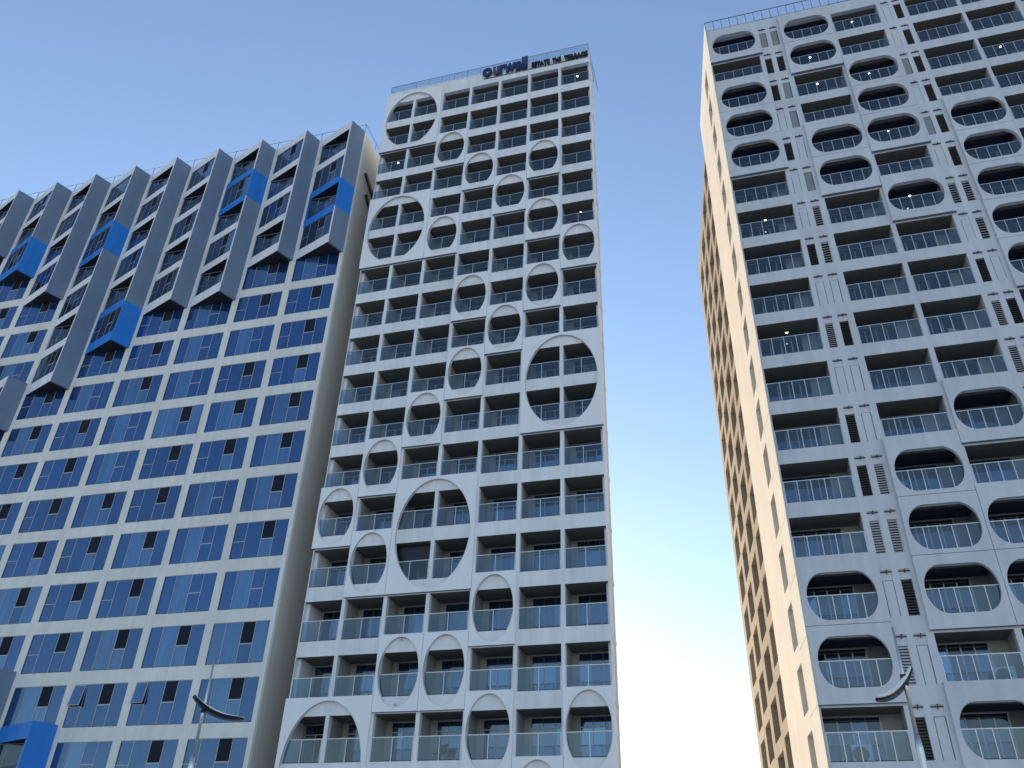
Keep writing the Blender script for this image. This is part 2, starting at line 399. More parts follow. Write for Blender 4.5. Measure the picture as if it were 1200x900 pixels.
for c, r in singles:
    mb = MB(); x0 = c * BW; x1 = x0 + BW
    if c == 6: x1 = XR
    cz = bz(r + .333); cx = x0 + BW / 2
    holed_panel(mb, x0, x1, bz(r + .985), bz(r - .30), cx, cz, ell(cx, cz, 1.085, 1.73), -TP, 0.02, WHITE2, WHITE2)
    rim_ring(mb, cx, cz, 1.085, 1.73, -TP - .008, GREYW, .03)
    if r >= 12 and (c + r) % 2 == 0:                     # small round spot fitting at the crown of the opening
        mb.tube([(cx, -TP - .03, cz - 1.62), (cx, -TP + .1, cz - 1.62)], .045, FRAME, 8)
        mb.tube([(cx, -TP - .03, cz + 1.62), (cx, -TP + .1, cz + 1.62)], .045, FRAME, 8)
    mb.build("facade_panel", bldB)
for c, r in doubles:
    mb = MB(); x0 = c * BW; x1 = x0 + 2 * BW
    cz = bz(r + .833); cx = x0 + BW
    holed_panel(mb, x0, x1, bz(r + 1.985), bz(r - .30), cx, cz, ell(cx, cz, 2.17, 3.19), -TP, 0.02, WHITE2, WHITE2, 96)
    rim_ring(mb, cx, cz, 2.17, 3.19, -TP - .008, GREYW, .03, 96)
    o = mb.build("facade_panel", bldB); o["label"] = "large facade panel with an elliptical opening over four balconies"

bw_, bh_, bd_ = BW - 2 * E0, VO * H, BD - TH
B_balc = balcony_mesh(bw_, bh_, bd_)
B_rail = railing_mesh(bw_, 1.12, 3)
B_doors = [door_mesh(.36, bw_ - .04, bh_, bd_, k) for k in ([0,0,2],[0,2,1],[2,0,0],[0,1,1],[1,0,2],[0,0,0],[2,2,0])]
B_lamp = lamp_mesh(bw_, bh_, bd_)
B_lights = {(0,3),(6,1),(6,6)}
rest = []
first = {}
for r in range(1, NB + 1):
    for c in range(7):
        loc = (c * BW + E0, TH, bz(r + VO)); dm = B_doors[random.randrange(7)]
        if r <= 2 or r == 18 or (r == 3 and 1 <= c <= 5):
            rest += [(B_balc, loc), (B_rail, (loc[0], loc[1] - .275, loc[2])), (dm, loc)]
            if (c, r) in B_lights: rest.append((B_lamp, loc))
            continue
        b = link("balcony", B_balc, bldB, loc)
        link("railing", B_rail, b, (0, -.275, 0)); link("sliding_door", dm, b)
        if (c, r) in B_lights: link("ceiling_lamp", B_lamp, b)
o = join_copies(rest, "balcony", bldB); o["kind"] = "stuff"

# drawn down dark blind of the large opening, row 14
mb = MB(); mb.box(2*BW + E0 + .02, 3*BW - E0 - .02, TH + .1, TH + .13, bz(14.32), bz(14.0) - .01, LAMPK); mb.build("blind", bldB)

# glass parapet on the roof
gp = MB()
for k in range(15):
    a, b = .1 + (XR - .2) * k / 15, .1 + (XR - .2) * (k + 1) / 15
    gp.box(a + .03, b - .03, .10, .112, bz(.51), bz(.19), PGLASS)
    gp.box(a - .02, a + .02, .08, .13, bz(.515), bz(.19), ALU)
gp.box(XR - .12, XR - .08, .08, .13, bz(.515), bz(.17), ALU)
gp.box(.08, XR - .08, .085, .125, bz(.19), bz(.175), ALU)
for k in range(4):
    gp.box(XR - .115, XR - .10, .3 + 1.0 * k, 1.25 + 1.0 * k, bz(.51), bz(.19), PGLASS)
    gp.box(.10, .115, .3 + 1.0 * k, 1.25 + 1.0 * k, bz(.51), bz(.19), PGLASS)
gp.build("roof_railing", bldB)

# sign on the parapet
def text_mesh(body, size, mt, depth=.09, bold=.0):
    cu = bpy.data.curves.new("letters", 'FONT'); cu.body = body; cu.size = size; cu.extrude = depth / 2; cu.offset = bold
    cu.resolution_u = 4
    ob = bpy.data.objects.new("letters", cu); col.objects.link(ob)
    dg = bpy.context.evaluated_depsgraph_get(); me = bpy.data.meshes.new_from_object(ob.evaluated_get(dg))
    bpy.data.objects.remove(ob); me.materials.clear(); me.materials.append(mt)
    xs = [v.co.x for v in me.vertices]; zs = [v.co.y for v in me.vertices]
    return me, min(xs), max(xs), min(zs), max(zs)
def place_word(body, u0, u1, v0, v1, mt, sign, name, bold=.02, y=-.14, origin=(0, 0, 0)):
    me, a, b, lo, hi = text_mesh(body, 1.0, mt, .12, bold)
    sx, sz = (u1 - u0) / (b - a), (bz(v0) - bz(v1)) / (hi - lo)
    for v in me.vertices:
        x, zz, d = v.co.x, v.co.y, v.co.z
        v.co = Vector(((x - a) * sx + u0 - origin[0], y - d - origin[1], (zz - lo) * sz + bz(v1) - origin[2]))
    return link(name, me, sign)
RB = Matrix.Rotation(BYAW, 4, 'Z'); RB.translation = bldB.location
so = Vector((8.2, 0, bz(.8)))
sgn = empty("building_sign", RB @ so, BYAW)
tag(sgn, "dark sign of raised letters reading ourwell ESTATE THE TERRACE on the centre tower's roof edge", "sign")
so = tuple(so)
place_word("o", 8.22, 9.02, .40, .75, SIGNB, sgn, "letter", .045, origin=so)
place_word("u", 9.12, 9.62, .42, .75, SIGNR, sgn, "letter", .045, origin=so)
place_word("rwell", 9.66, 11.98, .26, .76, SIGNB, sgn, "lettering", .045, origin=so)
place_word("ESTATE", 12.32, 13.80, .59, .77, SIGNK, sgn, "lettering", .045, origin=so)
place_word("THE", 14.0, 14.72, .60, .77, SIGNK, sgn, "lettering", .045, origin=so)
place_word("TERRACE", 14.95, 16.86, .60, .78, SIGNK, sgn, "lettering", .045, origin=so)
mb = MB(); mb.box(8.3 - so[0], 16.8 - so[0], -.075, -.045, bz(.80) - so[2], bz(.785) - so[2], DFRAME)
for u in (8.6, 9.4, 10.2, 11.0, 11.8, 12.6, 13.4, 14.3, 15.2, 16.0, 16.6):
    mb.box(u - so[0] - .02, u - so[0] + .02, -.08, -.0, bz(.80) - so[2], bz(.6) - so[2], DFRAME)
mb.build("mounting_rail", sgn)

# ================================================================== blue windowed block with saw tooth bays (left)
AW, AZ, AYAW = 3.99, 29.247 + CAM_Z, -0.2784
A_ORG = Vector((-16.324, 46.453, 0.0))
bldA = empty("apartment_block", A_ORG, AYAW)
tag(bldA, "pale grey block with blue glazed windows and sawtooth bays, some ringed bright blue, at left", "building")
RA = Matrix.Rotation(AYAW, 4, 'Z'); RA.translation = A_ORG
def az(v): return AZ - v * H
AE = .066; AV = .757; C0, C1 = -11, 0; R0, R1 = -8, 9
fa = MB(); AT = .24
axl, axr = C0 * AW, 3.99
for r in range(R0, R1 + 1):
    fa.box(axl, axr, 0, AT, az(r + 1), az(r + AV), GREYW)
    xs = [axl] + [v for i in range(C0, C1 + 1) for v in ((i + AE) * AW, (i + 1 - AE) * AW)] + [axr]
    for a, b in zip(xs[0::2], xs[1::2]): fa.box(a, b, 0, AT, az(r + AV), az(r), GREYW)
fa.box(axl, axr, 0, AT, az(R0), az(R0 - .28), GREYW)
fa.box(axl, axr, 0, AT, 0, az(R1 + 1), GREYW)
fa.build("facade_frame", bldA)
wa = MB()
wa.box(axl, axr - .25, AT + .12, 17, 0, az(R0 - .2), DARK, caps={'top': CONC})
wa.build("wall", bldA)
wa = MB(); wa.box(axr - .24, axr, AT, 17.1, 0, az(R0 - .28), SIDEA)
for r in range(R0, R1 + 1): wa.box(axr, axr + .006, .4, 16.9, az(r + .862), az(r + .858), SIDEA)
wa.build("side_wall", bldA)

# windows: four lights, the third with a dark opening vent above; curtains differ
def a_window(kind, w, h, dark=False):
    mb = MB(); cuts = [0, .23, .53, .755, 1.0]; y = 0.0
    fr = .035
    mb.box(0, w, y - .02, y + .06, 0, fr, DFRAME); mb.box(0, w, y - .02, y + .06, h - fr, h, FRAME)
    mb.box(0, fr, y - .02, y + .06, fr, h - fr, DFRAME); mb.box(w - fr, w, y - .02, y + .06, fr, h - fr, DFRAME)
    pal = {'a': [GA, GA, GA, GA], 'b': [GA, GA2, GA, GA], 'c': [GA, GA, GA2, GA], 'd': [GA2, GA2, GA, GA2], 'e': [GA, GA, GA, GA], 'f': [GA, GA2, GA2, GA]}[kind]
    if dark: pal = [{GA: GAB, GA2: GAB2}[q] for q in pal]
    for k in range(4):
        a, b = cuts[k] * w, cuts[k + 1] * w
        if k: mb.box(a - .018, a + .018, y - .016, y + .05, fr, h - fr, FRAME)
        def pane(z0, z1, mt, tilt=0.0):
            mb.poly([(a + .018, y + tilt, z0), (b - .018, y, z0), (b - .018, y, z1), (a + .018, y + tilt, z1)], mt)
        tl = (random.random() - .5) * .02
        if k == 2:
            zt = h * (.50 if kind != 'd' else .46)
            mb.box(a + .018, b - .018, y - .014, y + .05, zt - .035, zt + .035, FRAME)
            pane(fr, zt - .035, pal[k], tl); pane(zt + .035, h - fr, pal[k] if kind == 'b' else GA3, tl)
        elif k == 0 and kind in 'ace':
            zt = h * .47
            mb.box(a + .018, b - .018, y - .014, y + .05, zt - .025, zt + .025, FRAME)
            pane(fr, zt - .025, pal[k], tl)
            if kind == 'e':     # left vent tilted open
                pane(zt + .025, h - fr, GA3, tl)
                M = Matrix.Translation((a + .04, y - .03, h - fr)) @ Matrix.Rotation(rad(-8), 4, 'X')
                mb.box(0, b - a - .06, -.03, .0, -(h - fr - zt - .04), -.01, FRAME, M); mb.box(.05, b - a - .11, -.036, -.031, -(h - fr - zt - .09), -.06, GA2, M)
            else: pane(zt + .025, h - fr, pal[k], tl)
        else: pane(fr, h - fr, pal[k], tl)
    return mb.mesh("window")
aww, awh = (1 - 2 * AE) * AW, AV * H
A_win = {k: a_window(k, aww, awh) for k in 'abcdef'}
A_dark = {k: a_window(k, aww, awh, True) for k in 'abcdf'}

bays = [(0,-8,-5),(-1,-8,-5),(-2,-8,-4),(-3,-8,-4),(-4,-8,-3),(-5,-8,-2),(-6,-8,-5),(-7,-8,-6),(-8,-8,-7),(-9,-8,-6),(-10,-8,-5),(-11,-8,-4),
        (-6,-1,-1),(-7,-2,0),(-8,-3,1),(-4,6,9),(-3,7,9),(-5,5,9),(-6,4,9)]
blue_rows = {(0,-6),(-2,-7),(-4,-3),(-5,-6),(-7,-6),(-3,7),(-9,-7),(-7,-1),(-6,6)}
BDP = 1.27
bay_glass_cells = set(); covered = {}
for c, ra_, rb_ in bays:
    x0, xt, x1 = c * AW + .05 * AW, c * AW + .86 * AW, (c + 1) * AW - .01
    P0, P1, P2 = Vector((x0, 0)), Vector((xt, -BDP)), Vector((x1, 0))
    tl = (P1 - P0); L = tl.length; ang = math.atan2(tl.y, tl.x)
    Ml = Matrix.Translation((x0, 0, 0)) @ Matrix.Rotation(ang, 4, 'Z')
    tr = (P2 - P1); LR = tr.length; angr = math.atan2(tr.y, tr.x)
    Mr = Matrix.Translation((xt, -BDP, 0)) @ Matrix.Rotation(angr, 4, 'Z')
    th = .13
    n_in = Vector((-tr.y, tr.x)).normalized() * th        # inward normal of the right cheek
    Q1 = P1 + n_in * 1.0; Q2 = P2 + n_in
    # slab outline pulled back from the cheek
    tdir = tl.normalized()
    k1 = P0 + tdir * (L - th * 1.06)
    plan = [tuple(P0), tuple(k1), (Q2.x, -.004)]
    mb = MB(); top = ra_ - .29
    for r in range(ra_, rb_ + 1):
        blue = (c, r) in blue_rows
        up_blue = (c, r - 1) in blue_rows
        zt, zb = az(top if r == ra_ else r - 1 + AV + .0), az(r)
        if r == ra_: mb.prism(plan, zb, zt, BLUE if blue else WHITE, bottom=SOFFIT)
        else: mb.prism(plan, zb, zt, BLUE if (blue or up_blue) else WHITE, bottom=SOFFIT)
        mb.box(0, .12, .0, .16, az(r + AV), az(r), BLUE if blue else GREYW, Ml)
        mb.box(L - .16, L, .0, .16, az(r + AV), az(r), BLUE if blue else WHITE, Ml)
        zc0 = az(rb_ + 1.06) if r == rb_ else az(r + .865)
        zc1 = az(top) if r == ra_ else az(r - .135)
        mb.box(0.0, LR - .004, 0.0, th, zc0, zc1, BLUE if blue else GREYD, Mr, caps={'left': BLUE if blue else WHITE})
        covered[(c, r)] = (c + r) % 2 != 0
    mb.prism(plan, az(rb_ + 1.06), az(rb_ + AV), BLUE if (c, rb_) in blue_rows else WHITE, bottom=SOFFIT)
    bay = mb.build("sawtooth_bay", bldA)
    if any((c, r) in blue_rows for r in range(ra_, rb_ + 1)): bay["label"] = "sawtooth bay with one storey ringed bright blue"
    for r in range(ra_, rb_ + 1):
        if not any(px_in_frame(RA @ Vector(((c + f) * AW, -.6, az(r + .4))), 60) for f in (.1, .9)): vis = False
        else: vis = True
        if not covered[(c, r)]: continue
        wv = L - .28
        w = link("window", A_dark[random.choice('abcdf')], bay)
        w.matrix_local = Ml @ Matrix.Translation((.12, .06, az(r + AV))) @ Matrix.Diagonal((wv / aww, 1, 1, 1))
    # guard rails of the open storeys
    for r in range(ra_, rb_ + 1):
        if covered[(c, r)]: continue
        g = MB()
        g.box(.12, L - .16, .07, .11, az(r + AV) + .98, az(r + AV) + 1.03, RAILD, Ml)
        for k in range(1, 4): g.box(.12 + (L - .28) * k / 4 - .015, .12 + (L - .28) * k / 4 + .015, .075, .105, az(r + AV), az(r + AV) + .98, RAILD, Ml)
        g.box(.12, L - .16, .085, .092, az(r + AV) + .05, az(r + AV) + .95, RGLASS, Ml)
        g.build("guard_rail", bay)
stuff_w = []
rng = random.Random(3)
for r in range(R0, R1 + 1):
    for c in range(C0, C1 + 1):
        k = rng.choice('aaabbccdff'); loc = ((c + AE) * AW, .035, az(r + AV))
        if (c, r) in ((-2, 6), (-1, 6)) or rng.random() < .02: k = 'e'
        if covered.get((c, r)): continue
        P = RA @ Vector(((c + .5) * AW, 0, az(r + .4)))
        if px_in_frame(P, 50) and (c, r) not in covered: link("window", A_win[k], bldA, loc)
        elif px_in_frame(P, 50): link("window", A_dark[k if k != "e" else "a"], bldA, loc)
        else: stuff_w.append((A_win[k], loc))
o = join_copies(stuff_w, "window", bldA); o["kind"] = "stuff"

# roof cable railing behind the teeth
rl = MB()
for c in range(C0, 2):
    x = min(c * AW + .0, axr - .08)
    rl.tube([(x, .12, az(R0 - .28)), (x, .12, az(R0 - .62))], .022, RAILD, 6)
rl.tube([(axl, .12, az(R0 - .62)), (axr - .08, .12, az(R0 - .62))], .02, RAILD, 6)
rl.tube([(axr - .08, .12, az(R0 - .62)), (axr - .08, 16.5, az(R0 - .62))], .02, RAILD, 6)
for k in range(1, 9): rl.tube([(axr - .08, .12 + 2 * k, az(R0 - .28)), (axr - .08, .12 + 2 * k, az(R0 - .62))], .02, RAILD, 6)
rl.build("roof_railing", bldA)

# dark emblem strokes on the side wall
sgo = Vector((axr + .02, 1.0, az(-6.3)))
sga = empty("wall_sign", RA @ sgo, AYAW)
tag(sga, "dark brown sign fixed high on the side wall of the blue-windowed block", "sign")
def stroke(p, q, wd):
    mb = MB(); d = (Vector(q) - Vector(p)).normalized(); nrm = Vector((-d.y, d.x)) * wd / 2
    n = 8; pts = []
    a0 = math.atan2(d.y, d.x)
    for i in range(n + 1): a = a0 + pi/2 + pi * i / n; pts.append((p[0] + wd/2*cos(a), p[1] + wd/2*sin(a)))
    for i in range(n + 1): a = a0 - pi/2 + pi * i / n; pts.append((q[0] + wd/2*cos(a), q[1] + wd/2*sin(a)))
    f = [(.14, s, z) for s, z in pts]; b = [(0, s, z) for s, z in pts]
    mb.poly(f, SIGNW)
    for i in range(len(pts)): j = (i + 1) % len(pts); mb.poly([b[i], b[j], f[j], f[i]], SIGNW)
    return mb
z0 = az(-6.3)
stroke((.15, az(-7.0) - z0), (1.75, az(-6.72) - z0), .36).build("letter_stroke", sga)
stroke((.75, az(-6.42) - z0), (1.6, az(-6.2) - z0), .30).build("letter_stroke", sga)

# ================================================================== tower with rounded openings (right)
CZ, CYAW = 59.892 + CAM_Z, -0.291
bldC = empty("apartment_tower", (14.157, 38.005, 0.0), CYAW)
tag(bldC, "wide white apartment tower with rounded oblong openings and louvre strips, at the right edge", "building")
RC = Matrix.Rotation(CYAW, 4, 'Z'); RC.translation = bldC.location
def cz_(v): return CZ - v * H
CO = [(-.25, 3.10), (5.0, 8.2), (8.47, 11.55), (13.37, 16.5), (16.71, 19.82), (21.75, 24.9), (25.1, 28.2)]
CP = [(-.36, 3.35), (4.85, 8.335), (8.335, 11.82), (13.28, 16.6), (16.6, 19.97), (21.6, 25.0), (25.0, 28.4)]
VENT = [(3.38, 3.85), (4.17, 4.65), (11.86, 12.32), (12.60, 13.07), (20.15, 20.62), (20.92, 21.4)]
NC = 18; VT, VB = .015, .742; CT = .30
fc = MB(); cxl, cxr = -.335, 28.4
for r in range(1, NC + 1):
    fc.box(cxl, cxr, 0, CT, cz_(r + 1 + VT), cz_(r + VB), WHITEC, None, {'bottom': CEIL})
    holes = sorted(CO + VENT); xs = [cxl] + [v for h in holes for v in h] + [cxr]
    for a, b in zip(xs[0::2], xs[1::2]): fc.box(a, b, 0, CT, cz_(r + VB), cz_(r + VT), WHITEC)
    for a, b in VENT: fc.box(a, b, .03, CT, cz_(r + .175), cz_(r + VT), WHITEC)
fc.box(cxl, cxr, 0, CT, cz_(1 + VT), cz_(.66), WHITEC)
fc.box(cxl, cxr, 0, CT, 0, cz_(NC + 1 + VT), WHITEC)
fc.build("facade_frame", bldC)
wc = MB(); CD = 1.6
wc.box(cxl, cxl + .08, CT, CD + .2, 0, cz_(1 + VT), WHITEC)
wc.box(.4, cxr, CD + .2, 14, 0, cz_(.75), WHITEC)
wc.box(cxl + .09, cxr - .31, CT + .004, CD + .19, cz_(1 + VT) + .012, cz_(.75) - .004, CONC)
wc.box(cxr - .3, cxr, CT, CD + .2, 0, cz_(1 + VT), WHITEC)
wc.build("wall", bldC)

ov = {0: [1,3,4,5,15,16], 1: [1,2,5,6,13,14,15,17], 2: [3,4,5,7,12,14,15,18], 3: [5,6,7,8,9,13,14,17], 4: [7,8,11,12,16], 5: [2,3,6,10], 6: [4,5,9]}
def squircle(cx, cz, a, b, rad_):
    q = .74; b = b * q          # corners taller than wide: work in a squashed space
    def f(t):
        # ray cast against a rounded rectangle
        dx, dz = cos(t), sin(t) * q
        lo, hi = 0.0, a + b
        for _ in range(36):
            mi = (lo + hi) / 2; x, z = abs(dx * mi), abs(dz * mi)
            qx, qz = x - (a - rad_), z - (b - rad_)
            s = sqrt(max(qx, 0)**2 + max(qz, 0)**2) + min(max(qx, qz), 0) - rad_
            if s > 0: hi = mi
            else: lo = mi
        return (cx + dx * lo, cz + dz * lo / q)
    return f
for c, rows in ov.items():
    x0, x1 = CP[c]; cx = (CO[c][0] + CO[c][1]) / 2 if c else 1.5
    for r in rows:
        t = r - .165 if (r - 1) in rows else r - .28
        b = r + .835 if (r + 1) in rows else r + .985
        mb = MB(); cz = cz_(r + .382)
        holed_panel(mb, x0, x1, cz_(b), cz_(t), cx, cz, squircle(cx, cz, 1.53, 1.13, .80), -.20, .02, WHITEC, WHITEC, 80)
        mb.build("facade_panel", bldC)

cw_, ch_, cd_ = 3.14, (VB - VT) * H, CD - CT
C_balc = {}; C_rail = {}; C_door = {}
C_lights = {(1,2),(1,3),(2,3),(2,5),(2,7),(0,7),(0,10),(4,1),(4,3),(2,1)}
kinds = ([0,0,0,0],[0,0,2,0],[2,0,0,0],[0,2,0,0],[0,0,2,2],[0,0,0,0],[1,0,0,2])
rest = []
for c in range(7):
    w = CO[c][1] - CO[c][0]
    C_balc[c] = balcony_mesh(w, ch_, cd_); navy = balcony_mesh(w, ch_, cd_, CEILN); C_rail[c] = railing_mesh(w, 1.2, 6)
    C_door[c] = [door_mesh(.08, w * .74, ch_, cd_, k, True) for k in kinds]
    lm = lamp_mesh(w, ch_, cd_)
    for r in range(1, NC + 1):
        loc = (CO[c][0], CT, cz_(r + VB)); dm = random.choice(C_door[c])
        if c > 4:
            rest += [(C_balc[c], loc), (C_rail[c], (loc[0], loc[1] - .27, loc[2])), (dm, loc)]; continue
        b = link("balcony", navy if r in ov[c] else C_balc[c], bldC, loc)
        link("railing", C_rail[c], b, (0, -.27, 0)); link("sliding_door", dm, b)
        if (c, r) in C_lights: link("ceiling_lamp", lm, b)
o = join_copies(rest, "balcony", bldC); o["kind"] = "stuff"

# vents in the service strips
def vent_mesh(kind, w, h):
    mb = MB()
    if kind == 'blank':
        mb.box(0, w, .10, .14, 0, h, DARK)
        mb.box(.03, w - .02, .012, .09, 0.0, h - .03, WHITEC)
    elif kind == 'grey':
        mb.box(0, w, .20, .24, 0, h, DARK); mb.box(.03, w - .03, .06, .10, .02, h - .03, LOUVG)
    else:
        mt = {'dark': LOUVD, 'pale': LOUVP, 'mix': LOUVP}[kind]
        mb.box(0, w, .20, .24, 0, h, DARK)
        n = {'dark': 13, 'pale': 13, 'mix': 9}[kind]
        for k in range(n):
            M = Matrix.Translation((0, .10, h * (k + .5) / n)) @ Matrix.Rotation(rad(35), 4, 'X')
            bw = .105 if kind == 'pale' else .08
            mb.box(.02, w - .02, -bw, bw, -.012, .012, mt, M)
        mb.box(0, .025, .01, .12, 0, h, mt); mb.box(w - .025, w, .01, .12, 0, h, mt)
    # slot and drain hook above
    mb.box(-.02, w + .04, -.012, .03, h + .37, h + .425, DFRAME)
    mb.tube([(w * .62, .02, h + .50), (w * .6, -.09, h + .44), (w * .52, -.10, h + .27)], .028, DFRAME, 6)
    return mb.mesh("vent")
VK = {k: vent_mesh(k, .465, (VB - .175) * H) for k in ('blank', 'grey', 'dark', 'pale', 'mix')}
s1 = 'grey grey,dark dark,dark grey,blank grey,dark blank,blank grey,blank mix,dark mix,blank blank,pale dark,blank blank,dark blank,dark pale,pale pale,blank dark,pale blank,dark blank,blank dark'.split(',')
s2 = 'blank dark,blank dark,grey dark,blank dark,grey dark,blank dark,mix mix,blank mix,dark blank,pale dark,pale blank,dark blank,blank dark,pale dark,blank blank,dark pale,blank dark,blank blank'.split(',')
rest = []
for r in range(1, NC + 1):
    for k, (a, b) in enumerate(VENT):
        kd = (s1, s2, s2)[k // 2][r - 1].split()[k % 2]
        loc = (a, 0, cz_(r + VB))
        if k < 4:
            link("vent", VK[kd], bldC, loc)
        else: rest.append((VK[kd], loc))
o = join_copies(rest, "vent", bldC); o["kind"] = "stuff"

# roof railing
rl = MB()
for k in range(49):
    x = -.28 + 28.5 * k / 48; rl.box(x - .018, x + .018, .05, .09, cz_(.66), cz_(.23), RAILD)
rl.box(-.3, 28.3, .05, .09, cz_(.23), cz_(.215), RAILD); rl.box(-.3, 28.3, .055, .085, cz_(.60), cz_(.588), RAILD)
rl.build("roof_railing", bldC)

# warm side wall (turned 7 degrees outward) with one slot window per storey
SYO = rad(7.0)
Ms = Matrix.Translation((-.36, -.35, 0)) @ Matrix.Rotation(pi/2 + SYO, 4, 'Z')     # local x runs back along the side, local y points outward-left
def side_box(mb, s0, s1, d0, d1, v0, v1, mt, caps=None):
    mb.box(s0, s1, -d1, -d0, cz_(v1), cz_(v0), mt, Ms @ Matrix.Identity(4), caps)
# in Ms, +y is to the building's left (outward) -> use d as depth inward
def sbox(mb, s0, s1, d0, d1, za, zb, mt): mb.box(s0, s1, -d1, -d0, za, zb, mt, Ms)
sw = MB(); SE = 9.45; W0, W1 = 2.42, 3.98; ST = .45
sbox(sw, .0, .40, 0, .02, 0, cz_(.5), CREAM); sbox(sw, .40, 2.3, 0, .022, 0, cz_(.5), CREAM); sbox(sw, 2.3, W0, 0, ST, 0, cz_(.5), CREAM); sbox(sw, W1, SE, 0, ST, 0, cz_(.5), CREAM)
for r in range(0, NC + 1):
    a, b = (r + .17, r + .88) if r else (.5, .5)
    nxt = r + 1 + .17
    sbox(sw, W0, W1, 0, ST, cz_(nxt), cz_(b), CREAM)
sbox(sw, W0, W1, 0, ST, 0, cz_(NC + 1.17), CREAM)
sbox(sw, SE - .3, SE, ST, 1.2, 0, cz_(.5), CREAM)
for r in range(1, NC + 1): sbox(sw, .0, W0, -.004, 0, cz_(r + .995), cz_(r + .988), TANIN)
sw.build("side_wall", bldC)
for r in range(1, NC + 1):
    mb = MB(); za, zb = cz_(r + .88), cz_(r + .17)
    sbox(mb, W0, W1, .38, .44, za, zb, DFRAME); sbox(mb, W0 + .06, W1 - .06, .365, .375, za + .06, zb - .06, GW)
    sbox(mb, (W0 + W1)/2 - .025, (W0 + W1)/2 + .025, .34, .378, za + .06, zb - .06, FRAME)
    mb.build("slot_window", bldC)

# egg crate rear wing
wg = MB(); WE = 25.2; WT = .62; D0 = .10
wcols = [(9.45, 12.1, .67), (13.2, 16.0, .80), (17.3, 20.0, .96), (21.1, 23.8, 1.08)]
ed = [(12.1, 13.2), (16.0, 17.3), (20.0, 21.1), (23.8, WE)]
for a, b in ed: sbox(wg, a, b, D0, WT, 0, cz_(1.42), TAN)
for a, b, o in wcols:
    prev = 1.42
    for r in range(1, NC + 1):
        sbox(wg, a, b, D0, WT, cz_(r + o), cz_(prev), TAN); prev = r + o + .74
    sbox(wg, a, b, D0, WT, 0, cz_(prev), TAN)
sbox(wg, SE, WE, WT, WT + .3, 0, cz_(1.42), TANIN)
sbox(wg, SE, WE, WT + .3, 11, 0, cz_(1.5), WHITE)
for k in range(22):  # thin fins standing proud between the columns
    pass
wg.build("rear_wing", bldC)
ww = None
for a, b, o in wcols:
    for r in range(1, NC + 1):
        if ww is None:
            mb = MB(); w = b - a
            mb.box(.03, w * .55, -.58, -.52, .0, .72 * H, GWP); mb.box(w * .55, w * .58, -.59, -.50, 0, .72 * H, FRAME)
            mb.box(w * .58, w - .03, -.58, -.52, .0, .72 * H, GW); mb.box(.03, w - .03, -.58, -.46, 1.0, 1.05, FRAME)
            ww = mb.mesh("recessed_window")
        q = link("recessed_window", ww, bldC)
        q.matrix_local = Ms @ Matrix.Translation((a, 0, cz_(r + o + .735))) if True else None

# ------------------------------------------------------------------ air conditioner on a balcony of the right tower
def aircon(loc, rz, label):
    t = empty("air_conditioner", loc, rz); tag(t, label, "air conditioner")
    mb = MB(); mb.box(-.42, .42, -.16, .16, .06, .82, ACW); mb.box(-.38, -.30, -.15, .15, 0, .06, DFRAME); mb.box(.30, .38, -.15, .15, 0, .06, DFRAME)
    mb.build("casing", t)
    mb = MB(); n = 28
    for r_ in (.08, .14, .20, .26, .31):
        for i in range(n):
            a, b = 2*pi*i/n, 2*pi*(i+1)/n
            P = [(-.06 + q*cos(x), -.175, .44 + q*sin(x)) for q, x in ((r_, a), (r_, b), (r_ + .02, b), (r_ + .02, a))]
            mb.poly(P, LOUVG)
    mb.poly([(-.06 + .33*cos(2*pi*i/n), -.164, .44 + .33*sin(2*pi*i/n)) for i in range(n)], DARK)
    mb.build("fan_grille", t)
    return t
def c_world(x, y, z): return RC @ Vector((x, y, z))
aircon(c_world(7.6, 1.0, cz_(16 + VB)), CYAW - .25, "white air conditioner unit on the balcony right of the right street lamp's head")
aircon(c_world(1.2, 1.0, cz_(17 + VB)), CYAW, "white air conditioner unit on the lowest left balcony of the right tower")

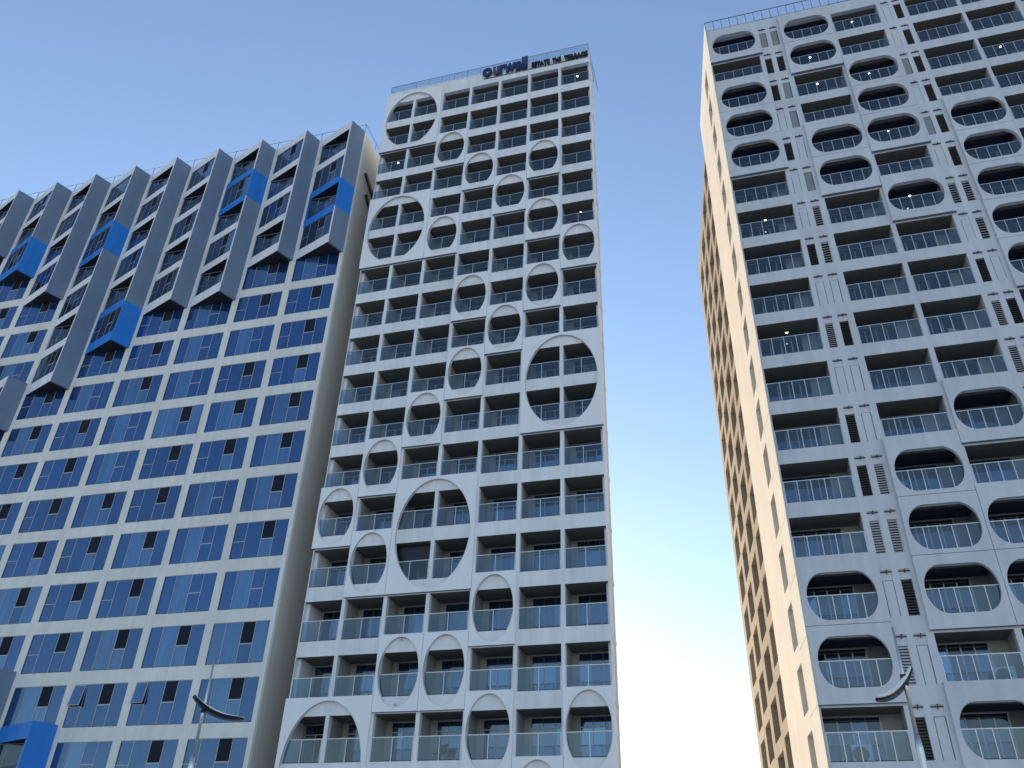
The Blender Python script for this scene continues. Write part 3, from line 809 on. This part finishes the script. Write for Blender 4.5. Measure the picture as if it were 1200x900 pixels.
# ------------------------------------------------------------------ street lamps
def street_lamp(px_top, px_cross, hgt, arc, label, base_r, trim=.012):
    ray = px_ray(*px_cross); h = Vector((ray.x, ray.y, 0)); rt = px_ray(*px_top)
    dist = (hgt - CAM_Z) / (rt.z / sqrt(rt.x**2 + rt.y**2))
    d = h.normalized(); base = d * dist
    t = empty("street_lamp", (base.x, base.y, .14), 0); tag(t, label, "street lamp", "street lamps with crescent heads")
    right = Vector((d.y, -d.x, 0)); ez = Vector((0, 0, 1))
    def P(px, py, off=0.0):
        r = px_ray(px, py); k = (dist + off) / Vector((r.x, r.y, 0)).dot(d)
        return r * k + Vector((0, 0, CAM_Z)) - Vector((base.x, base.y, .14))
    zc = P(*px_cross).z
    mb = MB(); zs = zc - 1.15
    mb.tube([(0,0,0), (0,0,.25), (0,0,.3), (0,0,zs - .3), (0,0,zs)], [base_r * 1.7, base_r * 1.7, base_r, base_r * .85, base_r * .55], POLE, 14)
    mb.build("pole", t)
    mb = MB(); mb.tube([(0,0,zs), (0,0,zc + .1), (0,0,hgt - .14)], [base_r * .5, base_r * .42, base_r * .22], POLE, 12); mb.build("mast", t)
    # crescent head: arc of flattened sections, dark below, pale trim along its edge
    n = 18; pts = []
    ctrl = [P(x, y, o_) for x, y, o_ in arc]
    def bez(u):
        q = [c.copy() for c in ctrl]
        while len(q) > 1: q = [q[i] * (1 - u) + q[i + 1] * u for i in range(len(q) - 1)]
        return q[0]
    hd = MB(); tm = MB(); prev = None
    for i in range(n + 1):
        u = i / n; c = bez(u); tan = (bez(min(1, u + .02)) - bez(max(0, u - .02))).normalized()
        side = d - tan * d.dot(tan); side.normalize(); nrm = tan.cross(side); 
        if nrm.z < 0: nrm = -nrm
        wd = .17 * (sin(pi * (.12 + .8 * u)) ** .6); hh = .045 + .03 * sin(pi * u)
        ring = [c - side * wd + nrm * .0, c - side * wd * .8 - nrm * hh, c + side * wd * .8 - nrm * hh, c + side * wd, c + side * wd * .8 + nrm * hh * .6, c - side * wd * .8 + nrm * hh * .6]
        if prev:
            for j in range(6):
                k = (j + 1) % 6; hd.poly([prev[j], prev[k], ring[k], ring[j]], LAMPK, True)
            o1 = [p + nrm * .012 for p in (prev[5], prev[4])]; o2 = [p + nrm * .012 for p in (ring[5], ring[4])]
            tm.poly([o1[0], o2[0], o2[1], o1[1]], LAMPW); 
            tm.poly([o1[0], o1[0] - nrm * .035 - side * .02, o2[0] - nrm * .035 - side * .02, o2[0]], LAMPW)
        else: hd.poly(ring[::-1], LAMPK)
        prev = ring
    hd.poly(prev, LAMPK)
    tm.tube([bez(i / 16) + ez * .015 - d * .16 for i in range(17)], [trim * (.55 + .45 * sin(pi * i / 16)) for i in range(17)], LAMPW if trim > .02 else LAMPK, 8)
    hd.build("lamp_head", t); tm.build("head_trim", t)
    mb = MB(); cc = P(*px_cross); mb.tube([(0, 0, cc.z - .12), (0, 0, cc.z + .12)], base_r * .75, DFRAME, 12); mb.build("clamp", t)
    return t
street_lamp((250.5, 769), (239, 830), 8.0, [(228, 816, -.3), (242, 834, 0), (262, 842, .2), (284, 842, .5)],
            "slim street lamp with a dark crescent head in front of the blue-windowed block", .09)
street_lamp((1044, 735), (1059.5, 797), 8.0, [(1067, 785, .3), (1060, 803, .05), (1046, 818, -.2), (1028, 819, -.45)],
            "street lamp with a white-edged crescent head in front of the right tower", .10, .05)

# ------------------------------------------------------------------ chairs left out on balconies
def chair(loc, rz, mt, label):
    t = empty("balcony_chair", loc, rz); tag(t, label, "chair", "chairs left on balconies")
    mb = MB(); mb.box(-.22, .22, -.22, .22, .42, .46, mt); mb.build("seat", t)
    mb = MB(); M = Matrix.Translation((0, .2, .46)) @ Matrix.Rotation(rad(-10), 4, 'X'); mb.box(-.22, .22, 0, .035, .05, .46, mt, M); mb.build("backrest", t)
    for sx in (-1, 1):
        for sy in (-1, 1):
            mb = MB(); mb.tube([(sx * .24, sy * .24, 0), (sx * .19, sy * .19, .42)], .018, mt, 8); mb.build("leg", t)
def b_world(x, y, z): return RB @ Vector((x, y, z))
chair(c_world(10.0, .75, cz_(10 + VB)), CYAW + .4, ACW, "white chair behind balcony glass in the right tower's third column, under its upper rounded openings")
chair(b_world(3 * BW + .95, .85, bz(17 + VO)), BYAW - .5, DFRAME, "dark chair on a low balcony of the middle tower, beside a tall elliptical opening")
